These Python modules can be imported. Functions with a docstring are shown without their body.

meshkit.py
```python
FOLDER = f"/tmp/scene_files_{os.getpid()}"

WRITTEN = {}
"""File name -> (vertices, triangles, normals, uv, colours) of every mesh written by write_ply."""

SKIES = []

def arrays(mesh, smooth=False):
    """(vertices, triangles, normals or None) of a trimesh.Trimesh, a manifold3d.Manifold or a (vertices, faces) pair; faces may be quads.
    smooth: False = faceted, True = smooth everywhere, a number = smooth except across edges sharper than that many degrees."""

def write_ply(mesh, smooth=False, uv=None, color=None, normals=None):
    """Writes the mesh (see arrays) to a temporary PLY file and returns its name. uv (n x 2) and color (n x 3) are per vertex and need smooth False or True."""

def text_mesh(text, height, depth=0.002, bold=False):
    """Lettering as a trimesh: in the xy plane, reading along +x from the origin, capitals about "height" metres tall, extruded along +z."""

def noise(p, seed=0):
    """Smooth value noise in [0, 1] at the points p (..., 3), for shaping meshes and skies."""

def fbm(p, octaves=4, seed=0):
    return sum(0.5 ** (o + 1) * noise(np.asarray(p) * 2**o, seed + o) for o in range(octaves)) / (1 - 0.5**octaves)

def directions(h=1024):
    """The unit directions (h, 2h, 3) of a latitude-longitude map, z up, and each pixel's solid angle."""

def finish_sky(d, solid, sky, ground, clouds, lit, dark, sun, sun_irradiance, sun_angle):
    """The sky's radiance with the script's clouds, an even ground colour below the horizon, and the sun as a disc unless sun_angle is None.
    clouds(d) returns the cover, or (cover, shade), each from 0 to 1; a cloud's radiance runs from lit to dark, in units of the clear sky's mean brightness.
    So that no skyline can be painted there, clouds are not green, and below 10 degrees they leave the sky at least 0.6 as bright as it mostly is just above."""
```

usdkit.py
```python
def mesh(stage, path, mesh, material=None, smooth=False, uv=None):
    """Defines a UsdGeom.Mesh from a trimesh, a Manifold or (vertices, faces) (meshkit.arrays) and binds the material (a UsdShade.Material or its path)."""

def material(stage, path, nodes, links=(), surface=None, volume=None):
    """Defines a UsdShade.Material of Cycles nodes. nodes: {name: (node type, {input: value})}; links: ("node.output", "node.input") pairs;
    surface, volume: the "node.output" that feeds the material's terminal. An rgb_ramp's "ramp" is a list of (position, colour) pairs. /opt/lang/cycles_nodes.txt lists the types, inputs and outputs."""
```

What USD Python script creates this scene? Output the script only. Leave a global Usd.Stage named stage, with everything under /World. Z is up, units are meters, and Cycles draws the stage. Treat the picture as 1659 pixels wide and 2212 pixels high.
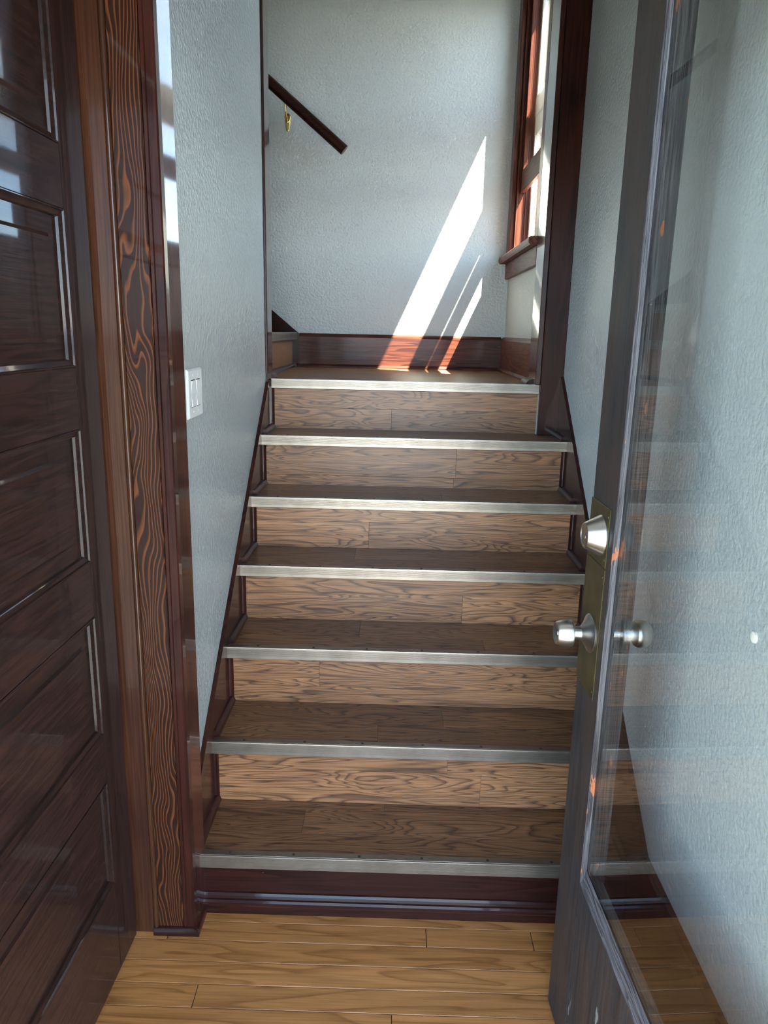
import math, random
import numpy as np
import trimesh
import usdkit
from shapely.geometry import Polygon
from pxr import Usd, UsdGeom, UsdLux, UsdShade, Gf, Sdf, Vt

random.seed(7)
stage = Usd.Stage.CreateInMemory()
UsdGeom.SetStageUpAxis(stage, "Z")
UsdGeom.SetStageMetersPerUnit(stage, 1.0)
stage.SetDefaultPrim(UsdGeom.Xform.Define(stage, "/World").GetPrim())

# ------------------------------------------------------------------ camera
PITCH, YAW, ROLL = -0.239481323, -0.0124879227, 0.0220887684
CAM = np.array([-0.0724124275, -1.67287415, 1.52147481])
fw = np.array([math.sin(YAW) * math.cos(PITCH), math.cos(YAW) * math.cos(PITCH), math.sin(PITCH)])
r0 = np.cross(fw, [0, 0, 1.0]); r0 /= np.linalg.norm(r0)
u0 = np.cross(r0, fw)
rt = math.cos(ROLL) * r0 + math.sin(ROLL) * u0
up = -math.sin(ROLL) * r0 + math.cos(ROLL) * u0
cam = UsdGeom.Camera.Define(stage, "/World/camera")
cam.CreateHorizontalApertureAttr(36.0)
cam.CreateFocalLengthAttr(36.0 * 1600.0 / 1659.0)
cam.CreateClippingRangeAttr(Gf.Vec2f(0.05, 1000.0))
cam.AddTransformOp().Set(Gf.Matrix4d(*rt, 0, *up, 0, *(-fw), 0, *CAM, 1))
cam.CreateExposureAttr(0.2)

# ------------------------------------------------------------------ sky and sun
TO_SUN = np.array([1.07, -1.0, 2.40]); TO_SUN /= np.linalg.norm(TO_SUN)
SKY = usdkit.material(stage, "/World/Looks/sky", {
    "s": ("sky_texture", {"sky_type": "multiple_scattering", "sun_disc": False, "sun_elevation": math.asin(TO_SUN[2]),
                          "sun_rotation": math.atan2(TO_SUN[0], TO_SUN[1]), "aerosol_density": 1.0, "ozone_density": 1.0}),
    "tc": ("texture_coordinate", {}), "n": ("noise_texture", {"scale": 2.2, "detail": 6.0, "roughness": 0.6, "distortion": 0.4}),
    "r": ("rgb_ramp", {"ramp": [(0.0, (0.05,) * 3), (0.47, (0.05,) * 3), (0.64, (0.85,) * 3), (1.0, (1, 1, 1))]}),
    "m": ("mix_color", {"blend_type": "mix", "use_clamp": False, "b": (8.5, 8.3, 8.0)}),
    "b": ("background_shader", {"strength": 1.0})}, [("tc.generated", "n.vector"), ("n.fac", "r.fac"), ("r.color", "m.fac"), ("s.color", "m.a"), ("m.result", "b.color")], surface="b.background")
dome = UsdLux.DomeLight.Define(stage, "/World/sky_dome")
dome.CreateIntensityAttr(1.0)
UsdShade.MaterialBindingAPI.Apply(dome.GetPrim()).Bind(SKY)
sun = UsdLux.DistantLight.Define(stage, "/World/sun")
sun.CreateIntensityAttr(38.0); sun.CreateAngleAttr(0.53); sun.CreateNormalizeAttr(True)
sun.CreateColorAttr(Gf.Vec3f(1.0, 0.92, 0.80))
zz = TO_SUN; xx = np.cross([0, 0, 1.0], zz); xx /= np.linalg.norm(xx); yy = np.cross(zz, xx)
sun.AddTransformOp().Set(Gf.Matrix4d(*xx, 0, *yy, 0, *zz, 0, 0, 0, 10, 1))

# ------------------------------------------------------------------ helpers
counts = {}


def numbered(parent, name):
    k = (parent, name); n = counts.get(k, 0); counts[k] = n + 1
    return f"{parent}/{name}" if n == 0 else f"{parent}/{name}_{n:03d}"


def path_of(parent):
    return "/World" if parent is None else str(parent.GetPath())


def tag(prim, label=None, category=None, kind=None, group=None):
    for k, v in (("label", label), ("category", category), ("kind", kind), ("group", group)):
        if v:
            prim.SetCustomDataByKey(k, v)
    return prim


def obj(name, mesh, mat, parent=None, smooth=False):
    if isinstance(mesh, list):
        mesh = trimesh.util.concatenate(mesh)
    return usdkit.mesh(stage, numbered(path_of(parent), name), mesh, mat, smooth=smooth).GetPrim()


def thing(name, label=None, category=None, kind=None, group=None, loc=(0, 0, 0), rotz=0.0, parent=None):
    x = UsdGeom.Xform.Define(stage, numbered(path_of(parent), name))
    if any(loc) or rotz:
        x.AddTranslateOp().Set(Gf.Vec3d(*map(float, loc)))
        if rotz:
            x.AddRotateZOp().Set(math.degrees(rotz))
    return tag(x.GetPrim(), label, category, kind, group)


def box(x0, x1, y0, y1, z0, z1, bev=0.0):
    lo, hi = np.array([x0, y0, z0], float), np.array([x1, y1, z1], float)
    if bev <= 0:
        m = trimesh.creation.box(hi - lo); m.apply_translation((lo + hi) / 2); return m
    b = min(bev, *(0.45 * (hi - lo)))
    pts = []
    for i in (0, 1):
        for j in (0, 1):
            for k in (0, 1):
                c = np.array([(lo, hi)[i][0], (lo, hi)[j][1], (lo, hi)[k][2]]); s = np.array([1 - 2 * i, 1 - 2 * j, 1 - 2 * k]) * b
                for a in range(3):
                    d = s.copy(); d[a] = 0; pts.append(c + d)
    return trimesh.convex.convex_hull(np.array(pts))


def prism(poly, axis, a, b):
    """Extrude a closed profile. axis x: profile in (y,z); y: (x,z); z: (x,y)."""
    m = trimesh.creation.extrude_polygon(Polygon(poly), abs(b - a), engine="earcut")
    v = m.vertices.copy(); lo = min(a, b)
    if axis == "x":
        m.vertices = np.stack([v[:, 2] + lo, v[:, 0], v[:, 1]], 1)
    elif axis == "y":
        m.vertices = np.stack([v[:, 0], v[:, 2] + lo, v[:, 1]], 1)
    else:
        m.vertices = np.stack([v[:, 0], v[:, 1], v[:, 2] + lo], 1)
    trimesh.repair.fix_normals(m)
    return m


def lathe(profile, axis="z", at=(0, 0, 0), n=40, flip=False):
    """profile: (radius, height) list, revolved about +axis from the point at."""
    m = trimesh.creation.revolve(np.array(profile, float), sections=n)
    v = m.vertices.copy()
    if flip:
        v[:, 2] *= -1; m.faces = m.faces[:, ::-1]
    if axis == "y":
        v = np.stack([v[:, 0], v[:, 2], -v[:, 1]], 1)
    elif axis == "x":
        v = np.stack([v[:, 2], v[:, 1], -v[:, 0]], 1)
    m.vertices = v + np.array(at, float)
    trimesh.repair.fix_normals(m)
    return m


def rod(a, b, r, n=16):
    a, b = np.array(a, float), np.array(b, float)
    return trimesh.creation.cylinder(radius=r, segment=[a, b], sections=n)


def hull(*ms):
    return trimesh.convex.convex_hull(np.vstack([m.vertices if hasattr(m, "vertices") else np.array(m, float) for m in ms]))


def ring(to3, u0_, u1, v0, v1, profile, cap=False):
    """Loft of nested rectangles: profile of (inset, depth); to3(u, v, depth) gives the point."""
    V, F = [], []
    for ins, dep in profile:
        V += [to3(u0_ + ins, v0 + ins, dep), to3(u1 - ins, v0 + ins, dep), to3(u1 - ins, v1 - ins, dep), to3(u0_ + ins, v1 - ins, dep)]
    for k in range(len(profile) - 1):
        for j in range(4):
            a, b, c, d = 4 * k + j, 4 * k + (j + 1) % 4, 4 * k + 4 + (j + 1) % 4, 4 * k + 4 + j
            F += [(a, b, c), (a, c, d)]
    if cap:
        k = 4 * (len(profile) - 1); F += [(k, k + 1, k + 2), (k, k + 2, k + 3)]
    return trimesh.Trimesh(np.array(V), np.array(F), process=False)


# ------------------------------------------------------------------ materials
def wood(name, axis, stops, s_long=1.3, s_cross=14.0, rings=9.0, rough=0.35, coat=0.0, coat_rough=0.1, coat_ior=1.36, tone=0.0, pore=0.35, bump=0.1,
         distortion=0.3, bands=None, wear=None, spec=0.5, pore_long=7.0, pore_cross=260.0, vary=True, rough2=None, red=None):
    """Wood of growth rings: contour lines of a stretched noise, fine pores, a tone per object, worn chips."""
    i = "xyz".index(axis)
    sc = [s_cross] * 3; sc[i] = s_long
    sp = [pore_cross] * 3; sp[i] = pore_long
    N = {"g": ("geometry", {}), "o": ("object_info", {}), "rm": ("math", {"math_type": "multiply", "value2": 61.7 if vary else 0.0}),
         "rv": ("combine_xyz", {}), "add": ("vector_math", {"math_type": "add"}),
         "mp": ("mapping", {"scale": sc}), "n": ("noise_texture", {"scale": 1.0, "detail": 2.0, "roughness": 0.45, "distortion": distortion}),
         "mul": ("math", {"math_type": "multiply", "value2": rings}), "fr": ("math", {"math_type": "fraction"}),
         "rp": ("rgb_ramp", {"ramp": stops}),
         "mp2": ("mapping", {"scale": sp}), "n2": ("noise_texture", {"scale": 1.0, "detail": 3.0, "roughness": 0.6}),
         "pr": ("rgb_ramp", {"ramp": [(0.0, (1 - pore,) * 3), (0.38, (1 - pore,) * 3), (0.56, (1, 1, 1)), (1.0, (1, 1, 1))]}),
         "mx": ("mix_color", {"blend_type": "multiply", "fac": 1.0}),
         "tr": ("rgb_ramp", {"ramp": [(0.0, (1 - tone,) * 3), (1.0, (1 + tone * 0.0,) * 3)]}),
         "mt": ("mix_color", {"blend_type": "multiply", "fac": 1.0}),
         "bp": ("bump", {"strength": bump, "distance": 0.002}),
         "p": ("principled_bsdf", {"roughness": rough, "coat_weight": coat, "coat_roughness": coat_rough, "coat_ior": coat_ior, "specular_ior_level": spec})}
    L = [("o.random", "rm.value1"), ("rm.value", "rv.x"), ("rm.value", "rv.y"), ("rm.value", "rv.z"), ("g.position", "add.vector1"), ("rv.vector", "add.vector2"),
         ("add.vector", "mp.vector"), ("mp.vector", "n.vector"), ("n.fac", "mul.value1"), ("mul.value", "fr.value1"), ("fr.value", "rp.fac"),
         ("add.vector", "mp2.vector"), ("mp2.vector", "n2.vector"), ("n2.fac", "pr.fac"), ("rp.color", "mx.a"), ("pr.color", "mx.b"),
         ("o.random", "tr.fac"), ("mx.result", "mt.a"), ("tr.color", "mt.b"), ("n2.fac", "bp.height"), ("bp.normal", "p.normal")]
    last = "mt.result"
    if bands:  # parallel lines across axis k, f of them per metre, pushed about by the noise
        N["sx"] = ("separate_xyz", {}); N["bm"] = ("math", {"math_type": "multiply", "value2": bands[1]}); N["ba"] = ("math", {"math_type": "add"})
        L.remove(("mul.value", "fr.value1"))
        L += [("g.position", "sx.vector"), ("sx." + bands[0], "bm.value1"), ("bm.value", "ba.value1"), ("mul.value", "ba.value2"), ("ba.value", "fr.value1")]
    if red:  # broad blotches of a second stain colour
        N["mp3"] = ("mapping", {"scale": [red[2] * (0.35 if k == i else 1.0) for k in range(3)]})
        N["n3"] = ("noise_texture", {"scale": 1.0, "detail": 3.0, "roughness": 0.55})
        N["r3"] = ("rgb_ramp", {"ramp": [(0.0, (0, 0, 0)), (0.42, (0, 0, 0)), (0.62, (red[1],) * 3), (1.0, (red[1],) * 3)]})
        N["m3"] = ("mix_color", {"blend_type": "mix", "b": red[0]})
        L += [("add.vector", "mp3.vector"), ("mp3.vector", "n3.vector"), ("n3.fac", "r3.fac"), ("r3.color", "m3.fac"), (last, "m3.a")]
        last = "m3.result"
    if wear:  # (colour, threshold, scale): chips and scuffs in their own shapes
        N["mpw"] = ("mapping", {"scale": [wear[2] * (0.3 if k == i else 1.0) for k in range(3)]})
        N["nw"] = ("noise_texture", {"scale": 1.0, "detail": 4.0, "roughness": 0.6})
        N["rw"] = ("rgb_ramp", {"ramp": [(0.0, (0, 0, 0)), (wear[1], (0, 0, 0)), (wear[1] + 0.015, (1, 1, 1)), (1.0, (1, 1, 1))]})
        N["mw"] = ("mix_color", {"blend_type": "mix", "b": wear[0]})
        L += [("g.position", "mpw.vector"), ("mpw.vector", "nw.vector"), ("nw.fac", "rw.fac"), ("rw.color", "mw.fac"), (last, "mw.a")]
        last = "mw.result"
    L.append((last, "p.base_color"))
    return usdkit.material(stage, "/World/Looks/" + name, N, L, surface="p.BSDF")


def plain(name, color, rough=0.5, metal=0.0, bump=None, mottle=None, **kw):
    N = {"p": ("principled_bsdf", {"base_color": color, "roughness": rough, "metallic": metal, **kw})}; L = []
    if bump or mottle:
        N["g"] = ("geometry", {})
    if bump:  # (scale, strength, distance, stretch)
        N["mp"] = ("mapping", {"scale": bump[3] if len(bump) > 3 else (1, 1, 1)})
        N["n"] = ("noise_texture", {"scale": bump[0], "detail": 2.5, "roughness": 0.5})
        N["b"] = ("bump", {"strength": bump[1], "distance": bump[2]})
        L += [("g.position", "mp.vector"), ("mp.vector", "n.vector"), ("n.fac", "b.height"), ("b.normal", "p.normal")]
    if mottle:  # (colour2, scale)
        N["nm"] = ("noise_texture", {"scale": mottle[1], "detail": 4.0})
        N["rm"] = ("rgb_ramp", {"ramp": [(0.3, color), (0.7, mottle[0])]})
        L += [("g.position", "nm.vector"), ("nm.fac", "rm.fac"), ("rm.color", "p.base_color")]
    return usdkit.material(stage, "/World/Looks/" + name, N, L, surface="p.BSDF")


def glass(name, tint=(0.97, 0.98, 0.97)):
    N = {"g": ("geometry", {}), "d": ("vector_math", {"math_type": "dot_product"}), "a": ("math", {"math_type": "absolute"}),
         "s": ("math", {"math_type": "subtract", "value1": 1.0}), "p5": ("math", {"math_type": "power", "value2": 5.0}),
         "f": ("math", {"math_type": "multiply_add", "value2": 0.96, "value3": 0.04}),
         "t": ("transparent_bsdf", {"color": tint}), "gl": ("glossy_bsdf", {"color": (1, 1, 1), "roughness": 0.0}), "m": ("mix_closure", {})}
    L = [("g.incoming", "d.vector1"), ("g.normal", "d.vector2"), ("d.value", "a.value1"), ("a.value", "s.value2"), ("s.value", "p5.value1"), ("p5.value", "f.value1"),
         ("f.value", "m.fac"), ("t.BSDF", "m.closure1"), ("gl.BSDF", "m.closure2")]
    return usdkit.material(stage, "/World/Looks/" + name, N, L, surface="m.closure")


PAINT = plain("wall_paint", (0.392, 0.420, 0.402), 0.38, bump=(85.0, 0.85, 0.0045))
CEIL = plain("ceiling_paint", (0.72, 0.73, 0.72), 0.7)
MAHOG = [(0.0, (0.011, 0.0035, 0.0028)), (0.5, (0.023, 0.0065, 0.0048)), (0.9, (0.032, 0.0085, 0.0060)), (1.0, (0.011, 0.0035, 0.0028))]
DARK_Z = wood("mahogany_upright", "z", MAHOG, 1.2, 22, 7, rough=0.35, coat=0.5, coat_rough=0.05, spec=0.1, pore=0.3, bump=0.08, red=((0.045, 0.012, 0.007), 0.55, 9.0))
GLOSS_Z = wood('glossy_mahogany_upright', 'z', MAHOG, 1.2, 22, 7, rough=0.35, coat=1.0, coat_rough=0.06, coat_ior=1.5, spec=0.1, pore=0.3, bump=0.05, red=((0.055, 0.014, 0.008), 0.6, 9.0))
DARK_X = wood("mahogany_crosswise", "x", [(a, tuple(0.75 * v for v in c)) for a, c in MAHOG], 1.2, 22, 7, rough=0.35, coat=0.5, coat_rough=0.05, spec=0.1, pore=0.3, bump=0.08, red=((0.026, 0.008, 0.0055), 0.5, 9.0), wear=((0.20, 0.19, 0.20), 0.735, 70.0))
BASE = [(0.0, (0.030, 0.009, 0.006)), (0.5, (0.070, 0.020, 0.011)), (0.9, (0.090, 0.027, 0.014)), (1.0, (0.030, 0.009, 0.006))]
BASE_X = wood('red_mahogany_crosswise', 'x', BASE, 1.2, 22, 9, rough=0.4, coat=0.4, coat_rough=0.1, spec=0.1, pore=0.3, bump=0.08)
BASE_Y = wood('red_mahogany_lengthwise', 'y', [(a, tuple(1.6 * v for v in c)) for a, c in BASE], 1.2, 22, 9, rough=0.45, coat=0.08, coat_rough=0.2, spec=0.1, pore=0.3, bump=0.08)
BASE_Z = wood('red_mahogany_upright', 'z', BASE, 1.2, 22, 9, rough=0.4, coat=0.4, coat_rough=0.15, spec=0.1, pore=0.3, bump=0.08)
DARK_Y = wood("mahogany_lengthwise", "y", MAHOG, 1.2, 22, 7, rough=0.35, coat=0.5, coat_rough=0.05, spec=0.1, pore=0.3, bump=0.08, red=((0.050, 0.013, 0.007), 0.45, 9.0))
EBONY = [(0.0, (0.009, 0.0045, 0.0038)), (0.6, (0.020, 0.0085, 0.0065)), (1.0, (0.009, 0.0045, 0.0038))]
DOOR_Z = wood("door_upright", "z", EBONY, 1.2, 24, 8, rough=0.35, spec=0.1, coat=0.5, coat_rough=0.05, pore=0.25, bump=0.10)
DOOR_Y = wood("door_crosswise", "y", EBONY, 1.6, 26, 8, rough=0.35, spec=0.1, coat=0.5, coat_rough=0.05, pore=0.25, bump=0.25)
FIR = wood("striped_fir", "z", [(0.0, (0.018, 0.007, 0.005)), (0.55, (0.020, 0.008, 0.005)), (0.70, (0.085, 0.028, 0.010)), (0.88, (0.125, 0.041, 0.014)), (0.96, (0.03, 0.010, 0.006)), (1.0, (0.014, 0.006, 0.004))],
           3.2, 10.0, 15.0, rough=0.35, spec=0.1, coat=0.5, coat_rough=0.06, pore=0.12, bump=0.05, distortion=0.25, bands=("x", 125.0), vary=False)
BROWN_Z = wood("brown_fir", "z", [(0.0, (0.034, 0.012, 0.006)), (0.5, (0.062, 0.023, 0.010)), (1.0, (0.034, 0.012, 0.006))], 1.0, 60, 8, rough=0.35, spec=0.1, coat=1.0, coat_rough=0.08, pore=0.2, bump=0.05,
               red=((0.022, 0.007, 0.005), 0.8, 5.0))
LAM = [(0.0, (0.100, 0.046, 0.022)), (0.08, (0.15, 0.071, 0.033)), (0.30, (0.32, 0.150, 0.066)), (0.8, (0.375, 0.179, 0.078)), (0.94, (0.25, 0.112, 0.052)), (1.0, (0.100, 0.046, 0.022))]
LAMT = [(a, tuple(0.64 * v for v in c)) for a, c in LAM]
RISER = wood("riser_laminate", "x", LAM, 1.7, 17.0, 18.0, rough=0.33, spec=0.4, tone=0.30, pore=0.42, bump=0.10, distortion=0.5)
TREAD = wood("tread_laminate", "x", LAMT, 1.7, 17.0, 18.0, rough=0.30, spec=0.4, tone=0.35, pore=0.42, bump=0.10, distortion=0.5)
LANDING = wood("landing_laminate", "x", LAM, 1.7, 17.0, 18.0, rough=0.4, spec=0.2, tone=0.2, pore=0.42, bump=0.10, distortion=0.5)
OAKC = [(0.0, (0.28, 0.112, 0.030)), (0.12, (0.36, 0.152, 0.044)), (0.5, (0.47, 0.205, 0.066)), (0.9, (0.46, 0.198, 0.062)), (1.0, (0.28, 0.112, 0.030))]
OAK = wood("oak_floor", "x", OAKC, 1.4, 13.0, 7.0, rough=0.30, tone=0.22, pore=0.22, bump=0.06, coat=0.3, coat_rough=0.15, spec=0.35, distortion=0.5)
SUB = plain("joint_dark", (0.02, 0.012, 0.008), 0.8)
ALU = plain("satin_aluminium", (0.29, 0.258, 0.215), 0.36, 1.0, bump=(1.0, 0.07, 0.001, (6, 900, 900)), mottle=((0.22, 0.195, 0.16), 18.0))
ALU_DARK = plain("worn_screw", (0.05, 0.046, 0.04), 0.5, 0.6)
NICKEL = plain("satin_nickel", (0.44, 0.42, 0.385), 0.28, 1.0)
NICKEL_DK = plain("keyway_metal", (0.30, 0.29, 0.27), 0.3, 1.0)
BRASS_OLD = plain("tarnished_brass", (0.125, 0.098, 0.040), 0.42, 0.9, mottle=((0.075, 0.062, 0.028), 22.0))
BRASS = plain("polished_brass", (0.75, 0.55, 0.20), 0.2, 1.0)
WHITE = plain("white_plastic", (0.74, 0.75, 0.71), 0.35)
CREAM = plain("cream_paint", (0.78, 0.75, 0.64), 0.5)
GREYW = [(0.0, (0.012, 0.0105, 0.010)), (0.5, (0.021, 0.0195, 0.0195)), (1.0, (0.013, 0.0115, 0.011))]
GREY_Z = wood("weathered_stile", "z", GREYW, 1.0, 30, 6, rough=0.45, spec=0.25, pore=0.25, bump=0.25, red=((0.040, 0.022, 0.013), 0.4, 14.0), wear=((0.13, 0.13, 0.11), 0.72, 30.0), vary=False)
BEADW = [(0.0, (0.020, 0.016, 0.015)), (0.4, (0.060, 0.054, 0.056)), (0.8, (0.085, 0.080, 0.080)), (1.0, (0.020, 0.016, 0.015))]
BEAD_Z = wood("weathered_bead", "z", BEADW, 2.0, 90, 6, rough=0.40, pore=0.45, bump=0.7, spec=0.3, pore_long=14, pore_cross=300, wear=((0.30, 0.095, 0.035), 0.655, 42.0), vary=False)
BEAD_S = wood("weathered_rail_bead", "y", BEADW, 2.0, 90, 6, rough=0.45, pore=0.45, bump=0.7, spec=0.3, pore_long=14, pore_cross=300, vary=False)
GLASS = glass("clear_glass")
CONCRETE = plain("outdoor_concrete", (0.13, 0.14, 0.145), 0.9, mottle=((0.10, 0.11, 0.115), 3.0))
SIDING = plain("exterior_siding", (0.62, 0.62, 0.58), 0.7)

# ------------------------------------------------------------------ measured dimensions
Z = [0.0, 0.18776, 0.38680, 0.57632, 0.76709, 0.94979, 1.13651, 1.33057]
Y = [0.0, 0.21512, 0.43468, 0.65253, 0.86359, 1.07880, 1.28669]
NOSE = 0.025
XL, XR = -0.58, 0.575          # stair side walls
SKL, SKR = -0.567, 0.563       # faces of the skirt boards
YB, XW = 2.305, 0.487          # landing: back wall, window wall
ZL = Z[7]
YWL = 1.335                    # far end of the left wall
HI = 3.9

# ------------------------------------------------------------------ room shell
def struct(name, mesh, mat, label=None, category=None, parent=None, smooth=False):
    p = obj(name, mesh, mat, parent, smooth)
    if parent is None:
        tag(p, label, category, "structure")
    return p


struct("wall_left", box(-0.745, XL, -0.055, YWL, -0.02, HI), PAINT, "grey textured wall on the left of the stairs, with the light switch", "wall")
struct("wall_right", box(XR, 0.70, -1.2, 1.27, -0.02, HI), PAINT, "grey textured wall on the right of the stairs, partly behind the door glass", "wall")
struct("wall_back", box(-2.30, 0.66, YB, YB + 0.14, -0.02, HI), PAINT, "grey textured back wall of the landing, with the patch of sunlight", "wall")
# window wall of the landing with its opening
WY0, WY1, WZ0, WZ1 = 1.47, 2.20, 1.865, 3.13
struct("wall_window", [box(XW, 0.63, 1.27, WY0, -0.02, HI), box(XW, 0.63, WY1, YB, -0.02, HI), box(XW, 0.63, WY0, WY1, -0.02, WZ0), box(XW, 0.63, WY0, WY1, WZ1, HI)], PAINT,
       "pale grey wall of the landing that holds the window", "wall")
struct("wall_far_left", box(-2.40, -2.30, 1.22, YB + 0.14, -0.02, HI), PAINT, "grey wall at the head of the upper flight", "wall")
struct("wall_upper_side", box(-2.30, -0.745, 1.22, YWL, -0.02, HI), PAINT, "grey wall along the near side of the upper flight", "wall")
struct("wall_entry_left", box(-0.85, -0.745, -1.2, -0.055, -0.02, 2.65), PAINT, "grey wall of the entry behind the panelled door", "wall")
struct("wall_header", box(-0.745, XR, -0.055, 0.05, 2.42, HI), PAINT, "grey wall above the opening to the stairs", "wall")
DX0, DX1, DZ = -0.60, 0.40, 2.26
struct("wall_front", [box(-1.6, DX0 - 0.02, -1.35, -1.2, -0.25, 3.0), box(DX1 + 0.02, 1.6, -1.35, -1.2, -0.25, 3.0), box(DX0 - 0.02, DX1 + 0.02, -1.35, -1.2, DZ + 0.02, 3.0)], SIDING,
       "outer wall of the house around the entrance", "wall")
struct("ceiling", [box(-0.85, 0.70, -1.2, -0.055, 2.62, 2.72)], CEIL, "white ceiling over the entry", "ceiling")
struct("ceiling_stairs", [box(-2.4, 0.70, -0.055, YB + 0.14, HI, HI + 0.1)], CEIL, "white ceiling over the stairwell", "ceiling")
struct("ground", box(-30, 30, -40, -1.35, -0.35, -0.25), CONCRETE, "pale concrete ground outside the entrance", "ground")
struct("porch_roof", box(-1.6, 1.9, -2.5, -1.35, 2.62, 2.72), SIDING, "porch roof over the entrance", "roof")
t = thing("trim_1", "wooden frame lining the entrance doorway", "door frame", "structure")
obj("jamb", box(DX0 - 0.02, DX0, -1.36, -1.19, -0.02, DZ, .002), DARK_Z, t)
obj("jamb", box(DX1, DX1 + 0.02, -1.36, -1.19, -0.02, DZ, .002), DARK_Z, t)
obj("head_jamb", box(DX0 - 0.02, DX1 + 0.02, -1.36, -1.19, DZ, DZ + 0.02, .002), DARK_X, t)
obj("sill", box(DX0, DX1, -1.42, -1.19, -0.04, 0.0, .003), DARK_X, t)

# ------------------------------------------------------------------ floor of the entry, board by board
fl = thing("floor", "honey coloured oak strip floor of the entry", "floor", "structure")
obj("subfloor", box(-0.745, XR, -1.2, 0.0, -0.04, -0.0045), SUB, fl)
rows = [(-0.039, 0.0, []), (-0.101, -0.039, [-0.623, 0.041, 0.315]), (-0.166, -0.101, []), (-0.231, -0.166, []), (-0.295, -0.231, [-0.508])]
rnd = random.Random(3); y = -0.295
while y > -1.19:
    rows.append((y - 0.0635, y, [rnd.uniform(-0.7, 0.5)] if rnd.random() < 0.7 else [])); y -= 0.0635
for (a, b, js) in rows:
    xs = [-0.745] + sorted(js) + [XR]
    for x0, x1 in zip(xs[:-1], xs[1:]):
        obj("floorboard", box(x0 + 0.0009, x1 - 0.0009, max(a, -1.2) + 0.0008, b - 0.0008, -0.0045, 0.0, 0.0008), OAK, fl)

# ------------------------------------------------------------------ the staircase
st = thing("staircase", "straight flight of brown wood-look steps with metal nosings up to the landing", "staircase")


def planks(parent, mat, rows_, to_box):
    """rows_: (a, b, joints); to_box(x0, x1, a, b) gives a plank of that row."""
    for a, b, js, x0, x1 in rows_:
        xs = [x0] + sorted(js) + [x1]
        for p0, p1 in zip(xs[:-1], xs[1:]):
            obj("plank", to_box(p0 + 0.0003, p1 - 0.0003, a + 0.0003, b - 0.0003), mat, parent)


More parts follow.
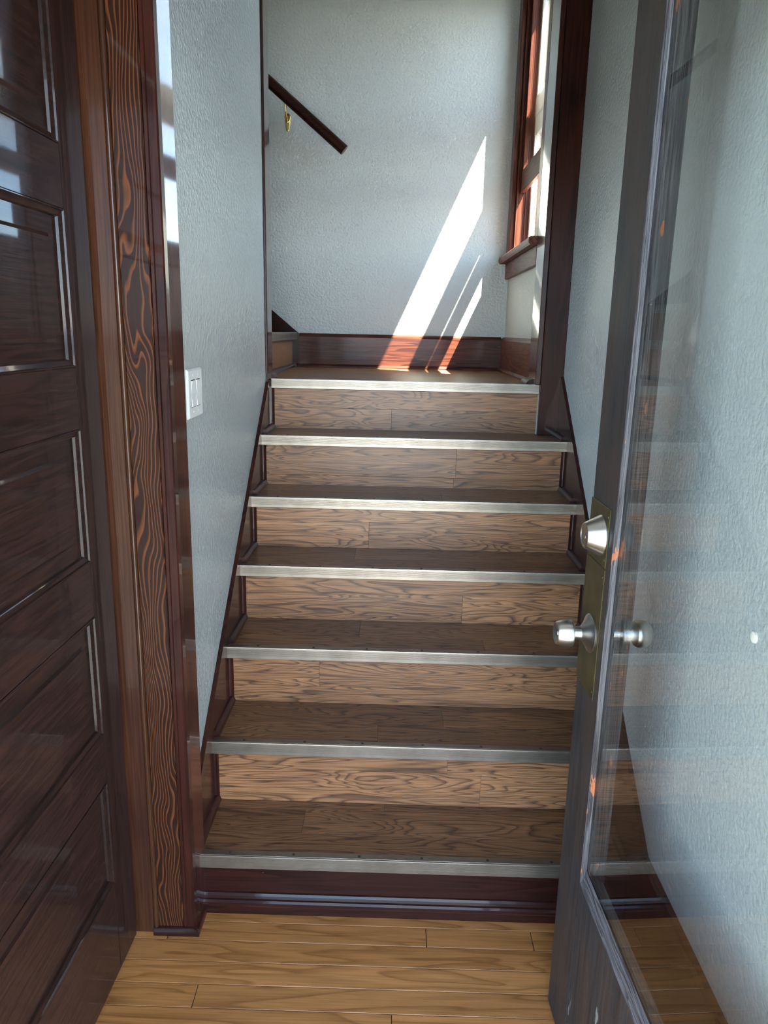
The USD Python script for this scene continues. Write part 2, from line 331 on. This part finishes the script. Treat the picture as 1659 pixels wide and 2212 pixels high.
riser_rows = {2: (0.293, [0.199], [0.101]), 3: (0.443, [], [-0.288]), 4: (0.674, [0.166], []), 5: (0.863, [-0.156], []), 6: (0.987, [0.153], [0.160]), 7: (1.219, [-0.088], [])}
tread_rows = {1: ([0.078, 0.182], [[], [-0.300], [-0.076]]), 2: ([0.311, 0.405], [[-0.101], [0.093], []]), 3: ([0.517], [[0.22], [-0.171]]), 4: ([0.735], [[], [-0.20]]), 5: ([0.96], [[0.1], []]), 6: ([1.17], [[], [0.25]])}
RX = 0.5549
for i in range(1, 8):
    y, zb, zt = Y[i - 1], Z[i - 1], Z[i]
    x1 = RX if i < 7 else 0.4885
    # riser
    if i == 1:
        r = obj("riser", box(-0.565, 0.563, 0.0, 0.02, 0, zt - 0.03, .001), DARK_X, st)
        tag(r, "dark stained bottom riser")
        prof = [(0.0, 0.0), (-0.010, 0.0), (-0.010, 0.024), (-0.015, 0.027), (-0.0175, 0.033), (-0.017, 0.040), (-0.013, 0.045), (-0.009, 0.047), (-0.007, 0.054), (-0.004, 0.060), (0.0, 0.062)]
        tag(obj("base_moulding", prism(prof, "x", -0.556, 0.575), DARK_X, st), "worn dark moulding along the foot of the bottom riser")
    else:
        r = obj("riser", box(-RX, x1, y + 0.004, y + 0.02, zb, zt - 0.030), SUB, st)
        s, lo, hi_ = riser_rows[i]
        planks(r, RISER, [(zb, s, [j for j in lo if j < x1], -RX, x1), (s, zt - 0.030, [j for j in hi_ if j < x1], -RX, x1)], lambda p0, p1, a, b: box(p0, p1, y, y + 0.004, a, b, 0.0003))
    # tread
    if i < 7:
        yb = Y[i]
        tr = obj("tread", box(SKL, SKR, y - NOSE + 0.004, yb + 0.018, zt - 0.030, zt - 0.004), SUB, st)
        seams, js = tread_rows[i]
        ys = [y + 0.001] + seams + [yb]
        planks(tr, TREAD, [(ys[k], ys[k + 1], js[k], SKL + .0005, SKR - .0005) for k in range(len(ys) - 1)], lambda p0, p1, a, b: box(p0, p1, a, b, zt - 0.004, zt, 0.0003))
        nx0, nx1 = -0.5685, 0.5645
    else:
        tr = obj("landing", box(-0.6195, XW, y - NOSE + 0.004, YB, zt - 0.030, zt - 0.004), SUB, st)
        ys = [y + 0.001, 1.37, 1.47, 1.57, 1.67, 1.77, 1.87, 1.97, 2.07, 2.17, YB]
        js = [[0.1], [], [-0.2], [0.22], [-0.05], [], [0.3], [-0.3], [0.12], [-0.1]]
        planks(tr, LANDING, [(ys[k], ys[k + 1], js[k], -0.62, XW) for k in range(len(ys) - 1)], lambda p0, p1, a, b: box(p0, p1, a, b, zt - 0.004, zt, 0.0003))
        nx0, nx1 = -0.562, 0.486
    # metal nosing: top flange and fluted front face
    f = y - NOSE
    prof = [(y + 0.0006, zt - 0.0005), (y + 0.0006, zt + 0.0010), (f + 0.0050, zt + 0.0016), (f + 0.0042, zt + 0.0006), (f + 0.0030, zt + 0.0022), (f + 0.0004, zt + 0.0014), (f, zt - 0.0010)]
    zz_ = zt - 0.0010
    for k in range(7):
        a = zt - 0.0055 - k * 0.0030
        prof += [(f, a), (f + 0.0006, a - 0.0004), (f + 0.0006, a - 0.0009), (f, a - 0.0013)]
    prof += [(f, zt - 0.0345), (f + 0.002, zt - 0.0360), (f + 0.004, zt - 0.0360), (f + 0.004, zt - 0.0005)]
    ns = obj("nosing", prism(prof, "x", nx0, nx1), ALU, st)
    if i <= 6:
        for k, sx in enumerate(np.arange(-0.474, 0.53, 0.1675)):
            sx = sx + random.uniform(-.004, .004)
            scr = trimesh.util.concatenate([trimesh.creation.cylinder(radius=0.0038, height=0.0012, sections=14), trimesh.creation.box((0.0045, 0.0009, 0.0018))])
            scr.apply_translation((sx, f + 0.0145, zt + 0.0018))
            obj("screw", scr, ALU_DARK, ns)

# side skirt boards, with their quarter-round mouldings
def skirt_z(y, side):
    return (0.296 + 0.830 * y) if side < 0 else (0.362 + 0.806 * y)


for side, xw, xf in ((-1, XL, SKL), (1, XR, SKR)):
    y0, y1 = (0.03, YWL - 0.1) if side < 0 else (-0.02, 1.245)
    ya = 0.03 if side < 0 else -0.10
    top = [(ya, skirt_z(ya, side)), (y1 - 0.02, skirt_z(y1 - 0.02, side)), (y1, min(skirt_z(y1, side), ZL + 0.045))]
    poly = top + [(y1, ZL - 0.25), (1.0, 0.6), (0.3, 0.0), (ya, 0.0)]
    b = prism(poly, "x", min(xw, xf), max(xw, xf))
    obj("skirt_board", b, DARK_Y, st)
    q = 0.0125
    arc = [(0, 0)] + [(q * math.cos(a), q * math.sin(a)) for a in np.linspace(0, math.pi / 2, 7)]
    inn = -side
    for i in range(1, 8):
        y, zb, zt = Y[i - 1], Z[i - 1], Z[i]
        if i > 1 and not (side > 0 and i == 7):     # upright moulding between riser and skirt
            obj("corner_moulding", prism([(xf + inn * px, y + 0.004 - py) for px, py in arc], "z", zb + 0.001, zt - 0.034), DARK_Z, st, smooth=40)
        if i < 7 and not (side > 0 and i == 6):               # moulding along the tread, a rounded nub at its front end
            yb = Y[i]
            m = prism([(xf + inn * px * 1.35, zt + py * 1.5) for px, py in arc], "y", y + 0.006, yb - 0.001)
            obj("tread_moulding", m, DARK_Y, st, smooth=40)
        if side > 0 and i == 6:
            m = prism([(xf + inn * px * 1.35, zt + py * 1.5) for px, py in arc], "y", y + 0.006, 1.246)
            obj("tread_moulding", m, DARK_Y, st, smooth=40)

# ------------------------------------------------------------------ upper flight turning left
us = thing("upper_staircase", "upper flight turning left off the landing, its first step showing at the wall end", "staircase")
ur, un = 0.174, 0.215
for k in range(7):
    x = -0.62 - un * k; zb = ZL + ur * k; zt = zb + ur
    r = obj("riser", box(x - 0.02, x - 0.004, YWL + 0.002, YB - 0.018, zb, zt - 0.03), SUB, us)
    obj("plank", box(x - 0.004, x, YWL + 0.002, YB - 0.018, zb, zt - 0.03, .0003), RISER, r)
    tr = obj("tread", box(x - un - 0.018, x + NOSE - 0.004, YWL + 0.002, YB - 0.018, zt - 0.03, zt - 0.004), SUB, us)
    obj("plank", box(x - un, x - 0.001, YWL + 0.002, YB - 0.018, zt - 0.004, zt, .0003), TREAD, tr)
    f = x + NOSE
    prof = [(x - 0.0006, zt - 0.0005), (x - 0.0006, zt + 0.001), (f - 0.005, zt + 0.0016), (f - 0.003, zt + 0.0022), (f - 0.0004, zt + 0.0014), (f, zt - 0.001)]
    for j in range(7):
        a = zt - 0.0055 - j * 0.003
        prof += [(f, a), (f - 0.0006, a - 0.0004), (f - 0.0006, a - 0.0009), (f, a - 0.0013)]
    prof += [(f, zt - 0.0345), (f - 0.002, zt - 0.036), (f - 0.004, zt - 0.036), (f - 0.004, zt - 0.0005)]
    obj("nosing", prism(prof, "y", YWL + 0.002, YB - 0.019), ALU, us)
sl = (1.626 - 1.497) / 0.156
obj("skirt_board", prism([(-0.584, ZL), (-0.584, 1.499), (-2.28, 1.499 + sl * 1.696), (-2.28, ZL)], "y", YB - 0.018, YB), DARK_X, us)
obj("shoe_moulding", prism([(-0.62, ZL), (-0.603, ZL), (-0.606, ZL + 0.010), (-0.612, ZL + 0.016), (-0.62, ZL + 0.018)], "y", YWL + 0.01, YB - 0.02), DARK_Y, us, smooth=40)

# ------------------------------------------------------------------ trims, baseboards
t = thing("trim_2", "grained dark wood casing at the left corner of the stair opening", "door casing", "structure")
TZ = 2.42
F = -0.080
obj("edge_strip", prism([(-0.712, -0.055), (-0.712, F), (-0.662, F), (-0.660, F + 0.003), (-0.660, -0.055)], "z", 0.0, TZ), BROWN_Z, t)
bead = [(-0.660, -0.055), (-0.660, F + .001)] + [(-0.6545 + 0.0055 * math.cos(a), F + 0.001 - 0.006 * math.sin(a)) for a in np.linspace(math.pi, 0, 9)] + [(-0.649, -0.055)]
obj("bead", prism(bead, "z", 0.0, TZ), BROWN_Z, t, smooth=40)
obj("grained_board", prism([(-0.648, -0.055), (-0.648, F + 0.002), (-0.646, F), (-0.588, F), (-0.586, F + 0.002), (-0.586, -0.055)], "z", 0.0, TZ), FIR, t)
tag(stage.GetPrimAtPath("/World/trim_2/grained_board"), "board with bold orange and black stripes of grain")
cb = [(-0.5845, -0.055), (-0.5845, F + .002), (-0.583, F), (-0.577, F), (-0.5755, F + 0.003), (-0.574, F), (-0.558, F), (-0.555, F + 0.003), (-0.555, -0.055)]
obj("corner_strip", prism(cb, "z", 0.0, TZ), DARK_Z, t)
obj("jamb_board", prism([(XL, -0.0545), (-0.5552, -0.0545), (-0.5478, 0.006), (-0.5495, 0.008), (XL, 0.008)], "z", 0.0, TZ), GLOSS_Z, t)
shoe = lambda r: [(0, 0)] + [(r * math.cos(a), r * math.sin(a)) for a in np.linspace(0, math.pi / 2, 7)]
obj("base_shoe", prism([(F - 0.6 * a, b) for a, b in shoe(0.020)], "x", -0.660, -0.543), DARK_X, t, smooth=40)
obj("base_shoe", prism([(-0.555 + 0.6 * a, b) for a, b in shoe(0.020)], "y", F - 0.010, -0.012), DARK_Y, t, smooth=40)

t = thing("trim_3", "dark wood post casing at the right end of the stair wall by the landing", "post casing", "structure")
obj("casing_board", box(XW + 0.001, XR - 0.0005, 1.245, 1.2695, Z[6], 3.6, .002), DARK_Z, t)
obj("jamb_board", box(0.467, XW, 1.250, 1.41, ZL, 3.6, .002), GLOSS_Z, t)
obj("end_shoe", prism([(0.467 - 1.5 * a, ZL + b) for a, b in shoe(0.022)], "y", 1.268, 1.41), DARK_Y, t, smooth=40)
t = thing("trim_4", "narrow dark wood board on the end of the left stair wall by the landing", "post casing", "structure")
obj("jamb_board", box(XL, -0.570, 1.236, YWL + 0.006, ZL - 0.03, 3.6, .002), GLOSS_Z, t)
obj("end_shoe", prism([(-0.570 + a, ZL + b) for a, b in shoe(0.022)], "y", 1.268, YWL + 0.004), DARK_Y, t, smooth=40)

bprof = lambda: [(0, 0), (0.020, 0), (0.020, 0.155), (0.018, 0.163), (0.010, 0.171), (0.0, 0.173)]
sprof = [(0, 0), (0.030, 0), (0.029, 0.006), (0.025, 0.013), (0.0205, 0.017), (0, 0.017)]
t = thing("baseboard_back", "reddish dark baseboard along the back wall of the landing", "baseboard", "structure")
obj("board", prism([(YB - a, ZL + b) for a, b in bprof()], "x", -0.584, XW - 0.02), BASE_X, t)
obj("shoe_moulding", prism([(YB - a, ZL + b) for a, b in sprof], "x", -0.600, XW - 0.03), BASE_X, t)
t = thing("baseboard_window", "reddish dark baseboard under the landing window", "baseboard", "structure")
obj("board", prism([(XW - a, ZL + b) for a, b in bprof()], "y", 1.41, YB), BASE_Y, t)
obj("shoe_moulding", prism([(XW - a, ZL + b) for a, b in sprof], "y", 1.41, YB - 0.02), BASE_Y, t)
t = thing("baseboard_right", "tall dark baseboard along the right wall behind the glass door", "baseboard", "structure")
obj("board", prism([(XR, 0), (XR - 0.014, 0), (XR - 0.014, 0.265), (XR - 0.011, 0.278), (XR, 0.283)], "y", -1.195, -0.1005), DARK_Y, t)
obj("shoe_moulding", prism([(XR - 0.014 - 0.8 * a, b) for a, b in shoe(0.018)], "y", -1.195, -0.014), DARK_Y, t, smooth=40)

# ------------------------------------------------------------------ landing window
w = thing("window_1", "tall sash window with dark stained casing on the landing, its lower sash raised", "window", "structure")
CT = XW - 0.020
obj("casing", box(CT, XW, WY1 - 0.002, YB - 0.012, WZ0 + 0.03, WZ1 + 0.10, .002), BASE_Z, w)
obj("casing", box(CT, XW, WY0 - 0.058, WY0 + 0.002, WZ0 + 0.03, WZ1 + 0.10, .002), BASE_Z, w)
obj("head_casing", box(CT - .002, XW, WY0 - 0.058, YB - 0.012, WZ1, WZ1 + 0.11, .002), BASE_Y, w)
obj("stool", prism([(0.63, WZ0), (0.440, WZ0), (0.434, WZ0 + 0.006), (0.432, WZ0 + 0.016), (0.434, WZ0 + 0.026), (0.440, WZ0 + 0.032), (0.63, WZ0 + 0.032)], "y", WY0 - 0.0578, YB - 0.004), BASE_Y, w)
obj("apron", box(CT, XW, WY0 - 0.05, YB - 0.018, WZ0 - 0.075, WZ0, .002), BASE_Y, w)
SI = WZ0 + 0.032
for yj, s in ((WY1, -1), (WY0, 1)):
    parts = [box(XW, 0.63, min(yj, yj + s * 0.012), max(yj, yj + s * 0.012), SI, WZ1)]
    obj("jamb", parts, BASE_Z, w)
    for (a, b, dd) in ((0.4875, 0.4975, 0.022), (0.532, 0.540, 0.020), (0.585, 0.600, 0.022)):
        obj("stop", box(a, b, min(yj + s * 0.012, yj + s * dd), max(yj + s * 0.012, yj + s * dd), SI, WZ1, .001), BASE_Z, w)
obj("head_jamb", box(XW, 0.63, WY0, WY1, WZ1 - 0.012, WZ1), BASE_Y, w)
# raised lower sash
A0, A1 = WY0 + 0.0125, WY1 - 0.0125
sx0, sx1 = 0.505, 0.526
obj("sash_stile", box(sx0, sx1, A0, A0 + 0.042, 2.19, 3.115, .002), BASE_Z, w)
obj("sash_stile", box(sx0, sx1, A1 - 0.042, A1, 2.19, 3.115, .002), BASE_Z, w)
obj("sash_rail", box(sx0 - .0005, sx1 + .0005, A0, A1, 2.182, 2.282, .003), BASE_Y, w)
obj("sash_rail", box(sx0 - .0005, sx1 + .0005, A0, A1, 3.03, 3.116, .003), BASE_Y, w)
obj("sash_pane", box(0.513, 0.517, A0 + 0.04, A1 - 0.04, 2.28, 3.032), GLASS, w)
# cream storm window outside
obj("storm_stile", box(0.553, 0.575, A0 + .001, A0 + 0.032, SI, 3.115, .002), CREAM, w)
obj("storm_stile", box(0.553, 0.575, A1 - 0.032, A1 - .001, SI, 3.115, .002), CREAM, w)
obj("storm_rail", box(0.551, 0.577, A0 + .001, A1 - .001, 2.515, 2.605, .003), CREAM, w)
obj("storm_rail", box(0.556, 0.573, A0 + .001, A1 - .001, 2.435, 2.515, .003), CREAM, w)
obj("storm_rail", box(0.552, 0.576, A0 + .001, A1 - .001, SI, SI + 0.012, .002), CREAM, w)
obj("storm_pane", box(0.562, 0.565, A0 + 0.03, A1 - 0.03, 2.60, 3.115), GLASS, w)
obj("storm_pane", box(0.562, 0.565, A0 + 0.03, A1 - 0.03, SI + 0.01, 2.44), GLASS, w)

# ------------------------------------------------------------------ panelled door on the left
d1 = thing("door_1", "dark glossy panelled wooden door standing at the left", "door", "structure", loc=(-0.700, -0.100, 0), rotz=math.radians(-1.0))
DXF = 0.0
to3 = lambda u, v, dep: (DXF - dep, u, v)
ZR = [(0.012, 0.255), (0.520, 0.640), (0.918, 1.040), (1.318, 1.440), (1.730, 1.843), (2.13, 2.26)]
obj("stile", box(DXF - 0.038, DXF, -0.105, 0.0, 0.012, 2.26, .002), DOOR_Z, d1)
obj("stile", box(DXF - 0.038, DXF, -0.900, -0.795, 0.012, 2.26, .002), DOOR_Z, d1)
for a, b in ZR:
    obj("rail", box(DXF - 0.038, DXF - 0.0004, -0.7945, -0.1055, a, b, .001), DOOR_Y, d1)
for (a0, a1), (b0, b1) in zip(ZR[:-1], ZR[1:]):
    z0, z1 = a1, b0
    pn = obj("panel", [ring(to3, -0.795, -0.105, z0, z1, [(0.012, 0.011), (0.048, 0.011), (0.049, 0.0106), (0.055, 0.007), (0.057, 0.007)], cap=True), box(DXF - 0.034, DXF - 0.0112, -0.79, -0.11, z0 + .005, z1 - .005)], DOOR_Y, d1)
    obj("panel_moulding", ring(to3, -0.795, -0.105, z0, z1, [(0, 0.0), (0.0012, -0.0012), (0.0028, -0.0012), (0.0045, 0.0022), (0.0125, 0.0048), (0.0140, 0.0060), (0.0160, 0.0112)]), DOOR_Y, pn)

# ------------------------------------------------------------------ glass entrance door on the right, swung open
E0 = np.array([0.3186, -0.2640])
d2 = thing("door_2", "weathered dark wood entrance door with a tall glass pane, swung open at the right", "door", "structure", loc=(E0[0], E0[1], 0), rotz=math.atan2(-0.999, 0.044))
# local frame: x from the lock edge to the hinges, y into the door (0 = the face in view), z up
S0, S1, HS, T = -0.012, 0.125, 0.922, 0.045
obj("lock_stile", box(S0, S1, 0, T, 0.012, 2.24, .002), GREY_Z, d2)
obj("hinge_stile", box(HS - 0.125, HS, 0, T, 0.012, 2.24, .002), GREY_Z, d2)
obj("bottom_rail", box(S1 + .0002, HS - 0.1252, 0.0003, T - .0003, 0.012, 0.445, .001), GREY_Z, d2)
obj("top_rail", box(S1 + .0002, HS - 0.1252, 0.0003, T - .0003, 2.10, 2.24, .001), GREY_Z, d2)
obj("glass_pane", box(S1 - 0.004, HS - 0.121, 0.0081, 0.0121, 0.44, 2.105), GLASS, d2)
for sgn, y0, ym in ((1, 0.0, 0.0080), (-1, T, 0.0122)):
    yy_ = lambda v: y0 + (ym - y0) * v
    pr = [(S1, yy_(1)), (S1, yy_(-0.10)), (S1 + 0.0016, yy_(-0.12)), (S1 + 0.0030, yy_(0.02)), (S1 + 0.0033, yy_(0.12)), (S1 + 0.0040, yy_(0.08)), (S1 + 0.0054, yy_(0.30)), (S1 + 0.0057, yy_(0.45)), (S1 + 0.0066, yy_(0.42)), (S1 + 0.0078, yy_(0.70)), (S1 + 0.0085, yy_(1))]
    obj("glass_bead", prism(pr, "z", 0.447, 2.098), BEAD_Z, d2)
    pr2 = [(HS - 0.125 - (a - S1), b) for a, b in pr]
    obj("glass_bead", prism(pr2, "z", 0.447, 2.098), BEAD_Z, d2)
    prb = [(yy_(1), 0.445), (yy_(-0.05), 0.445), (yy_(-0.03), 0.449), (yy_(0.25), 0.455), (yy_(0.30), 0.459), (yy_(0.7), 0.472), (yy_(0.75), 0.476), (yy_(1), 0.482)]
    obj("glass_bead", prism(prb, "x", S1, HS - 0.125), BEAD_S, d2)
    prt = [(a, 2.10 - (b - 0.445) * 0.5) for a, b in prb]
    obj("glass_bead", prism(prt, "x", S1, HS - 0.125), BEAD_S, d2)
    # lock plates and their screws
    for z0, z1 in ((1.1025, 1.216), (0.836, 1.1015)):
        pl = obj("lock_plate", box(S0 - 0.0008, 0.099, *sorted((y0 - sgn * 0.0022, y0 + sgn * 0.0002)), z0, z1, .0008), BRASS_OLD, d2)
        for sz in (z0 + 0.016, z1 - 0.016):
            obj("screw", lathe([(0, 0.0018), (0.0022, 0.0014), (0.0034, 0.0)], "y", (0.0915, y0 - sgn * 0.0022, sz), 14, flip=sgn > 0), BRASS_OLD, pl)
zk, zd, sk, sd = 0.957, 1.158, 0.052, 0.062


def cyl(prof, s, z, side):
    """Turned part on the door: prof of (radius, distance out of the face)."""
    return lathe(prof, "y", (s, 0.0 if side < 0 else T, z), 48, flip=side < 0)


db = obj("deadbolt", cyl([(0.0, 0.002), (0.0385, 0.002), (0.0388, 0.0045), (0.0380, 0.0060), (0.0245, 0.0335), (0.0232, 0.0348), (0.0205, 0.0350), (0.0195, 0.0335), (0.0, 0.0335)], sd, zd, -1), NICKEL, d2, smooth=30)
plug = obj("key_plug", cyl([(0.0, 0.0345), (0.0065, 0.0345), (0.0072, 0.0335)], sd, zd - 0.003, -1), NICKEL, db, smooth=30)
obj("keyway", box(sd - 0.0011, sd + 0.0011, -0.0350, -0.0343, zd - 0.008, zd + 0.002), SUB, plug)
kb = obj("outer_knob", cyl([(0.0, 0.002), (0.0380, 0.002), (0.0385, 0.004), (0.0370, 0.006), (0.026, 0.0115), (0.0165, 0.0185), (0.0135, 0.022), (0.0132, 0.036), (0.0150, 0.0375), (0.0245, 0.0385), (0.0262, 0.0400), (0.0268, 0.0430),
                              (0.0262, 0.0520), (0.0240, 0.0630), (0.0222, 0.0685), (0.0205, 0.0705), (0.0185, 0.0700), (0.0130, 0.0665), (0.0, 0.0658)], sk, zk, -1), NICKEL, d2, smooth=30)
plug = obj("key_plug", cyl([(0.0, 0.0685), (0.0060, 0.0685), (0.0068, 0.0665)], sk, zk, -1), NICKEL_DK, kb, smooth=30)
obj("keyway", box(sk - 0.001, sk + 0.001, -0.0690, -0.0683, zk - 0.005, zk + 0.005), SUB, plug)
obj("inner_knob", cyl([(0.0, 0.002), (0.0380, 0.002), (0.0385, 0.004), (0.0370, 0.006), (0.026, 0.0115), (0.0165, 0.0185), (0.0135, 0.022), (0.0132, 0.034), (0.0160, 0.0365), (0.0240, 0.0400), (0.0272, 0.0460), (0.0272, 0.0540),
                       (0.0250, 0.0630), (0.0200, 0.0690), (0.0120, 0.0720), (0.0, 0.0727)], sk, zk, 1), NICKEL, d2, smooth=30)
tt = obj("thumb_turn", cyl([(0.0, 0.002), (0.0300, 0.002), (0.0300, 0.005), (0.0270, 0.009), (0.010, 0.0105), (0.0095, 0.016), (0.0, 0.016)], sd, zd, 1), NICKEL, d2, smooth=30)
obj("turn_paddle", box(sd - 0.005, sd + 0.005, T + 0.015, T + 0.034, zd - 0.019, zd + 0.019, .004), NICKEL, tt)
for hz in (0.25, 1.12, 2.0):
    obj("hinge", rod((HS + 0.003, T + 0.003, hz - 0.045), (HS + 0.003, T + 0.003, hz + 0.045), 0.006), BRASS_OLD, d2, smooth=30)

# ------------------------------------------------------------------ handrail
hr = thing("handrail", "dark wooden handrail sloping down the landing's back wall on a brass bracket", "handrail")
a, b = np.array([-0.351, 2.225, 2.368]), np.array([-2.15, 2.225, 2.368 + 0.812 * 1.799])
dirn = (b - a) / np.linalg.norm(b - a); side_ = np.array([0, 1.0, 0]); nrm = np.cross(dirn, side_)
prof = [(0.0215 * math.cos(t_) * (1 if abs(math.sin(t_)) < 2 else 1), 0.0255 * math.sin(t_)) for t_ in np.linspace(0, 2 * math.pi, 24, endpoint=False)]
obj("rail", hull(np.array([p + side_ * u * 1.0 + nrm * v for p in (a, b) for u, v in prof])), DARK_X, hr, smooth=40)
bx = -0.637; bz = 2.368 + 0.812 * (-0.351 - bx)
br = obj("bracket", [lathe([(0.0, 0.006), (0.007, 0.006), (0.011, 0.003), (0.012, 0.0)], "y", (bx, YB - 0.001, bz - 0.088), 20, flip=True)] +
         [rod(p, q_, 0.0045, 10) for p, q_ in zip([(bx, YB, bz - 0.088), (bx, YB - 0.04, bz - 0.083), (bx, YB - 0.065, bz - 0.062)], [(bx, YB - 0.04, bz - 0.083), (bx, YB - 0.065, bz - 0.062), (bx, YB - 0.078, bz - 0.022)])], BRASS, hr, smooth=40)
tag(br, "brass wall bracket")
obj("wall_plate", hull(lathe([(0.0, 0.005), (0.012, 0.005), (0.016, 0.0)], "y", (bx, YB, bz - 0.068), 20, flip=True), lathe([(0.0, 0.004), (0.006, 0.004), (0.009, 0.0)], "y", (bx, YB, bz - 0.125), 20, flip=True)), BRASS, br, smooth=40)
obj("saddle", hull(rod((bx - 0.024, 2.2265, bz - 0.0085), (bx + 0.024, 2.2265, bz - 0.0475), 0.003)), BRASS, br, smooth=40)

# ------------------------------------------------------------------ switch
sw = thing("light_switch", "white double rocker switch plate on the grey wall by the left casing", "light switch")
obj("cover_plate", hull(box(XL, XL + 0.0025, 0.128, 0.258, 1.301, 1.421), box(XL, XL + 0.006, 0.132, 0.254, 1.305, 1.417)), WHITE, sw)
for y0 in (0.153, 0.199):
    rk = obj("rocker", prism([(XL + 0.005, 1.330), (XL + 0.0085, 1.330), (XL + 0.0065, 1.361), (XL + 0.0095, 1.393), (XL + 0.005, 1.393)], "y", y0, y0 + 0.034), WHITE, sw)
    obj("surround", box(XL + 0.004, XL + 0.0062, y0 - 0.0012, y0 + 0.0352, 1.328, 1.395), SUB, rk)
    for z in (1.316, 1.406):
        obj("screw", lathe([(0.0, 0.0012), (0.0025, 0.001), (0.003, 0.0)], "x", (XL + 0.0058, y0 + 0.017, z), 14), WHITE, sw)

# ------------------------------------------------------------------ bumper on the right wall
wb = obj("wall_bumper", lathe([(0.0, 0.006), (0.006, 0.0055), (0.010, 0.004), (0.0115, 0.0)], "x", (XR + .0005, -0.437, 1.008), 24, flip=True), CREAM, None, smooth=40)
tag(wb, "small cream bumper disc on the right wall, seen through the door glass", "wall bumper")
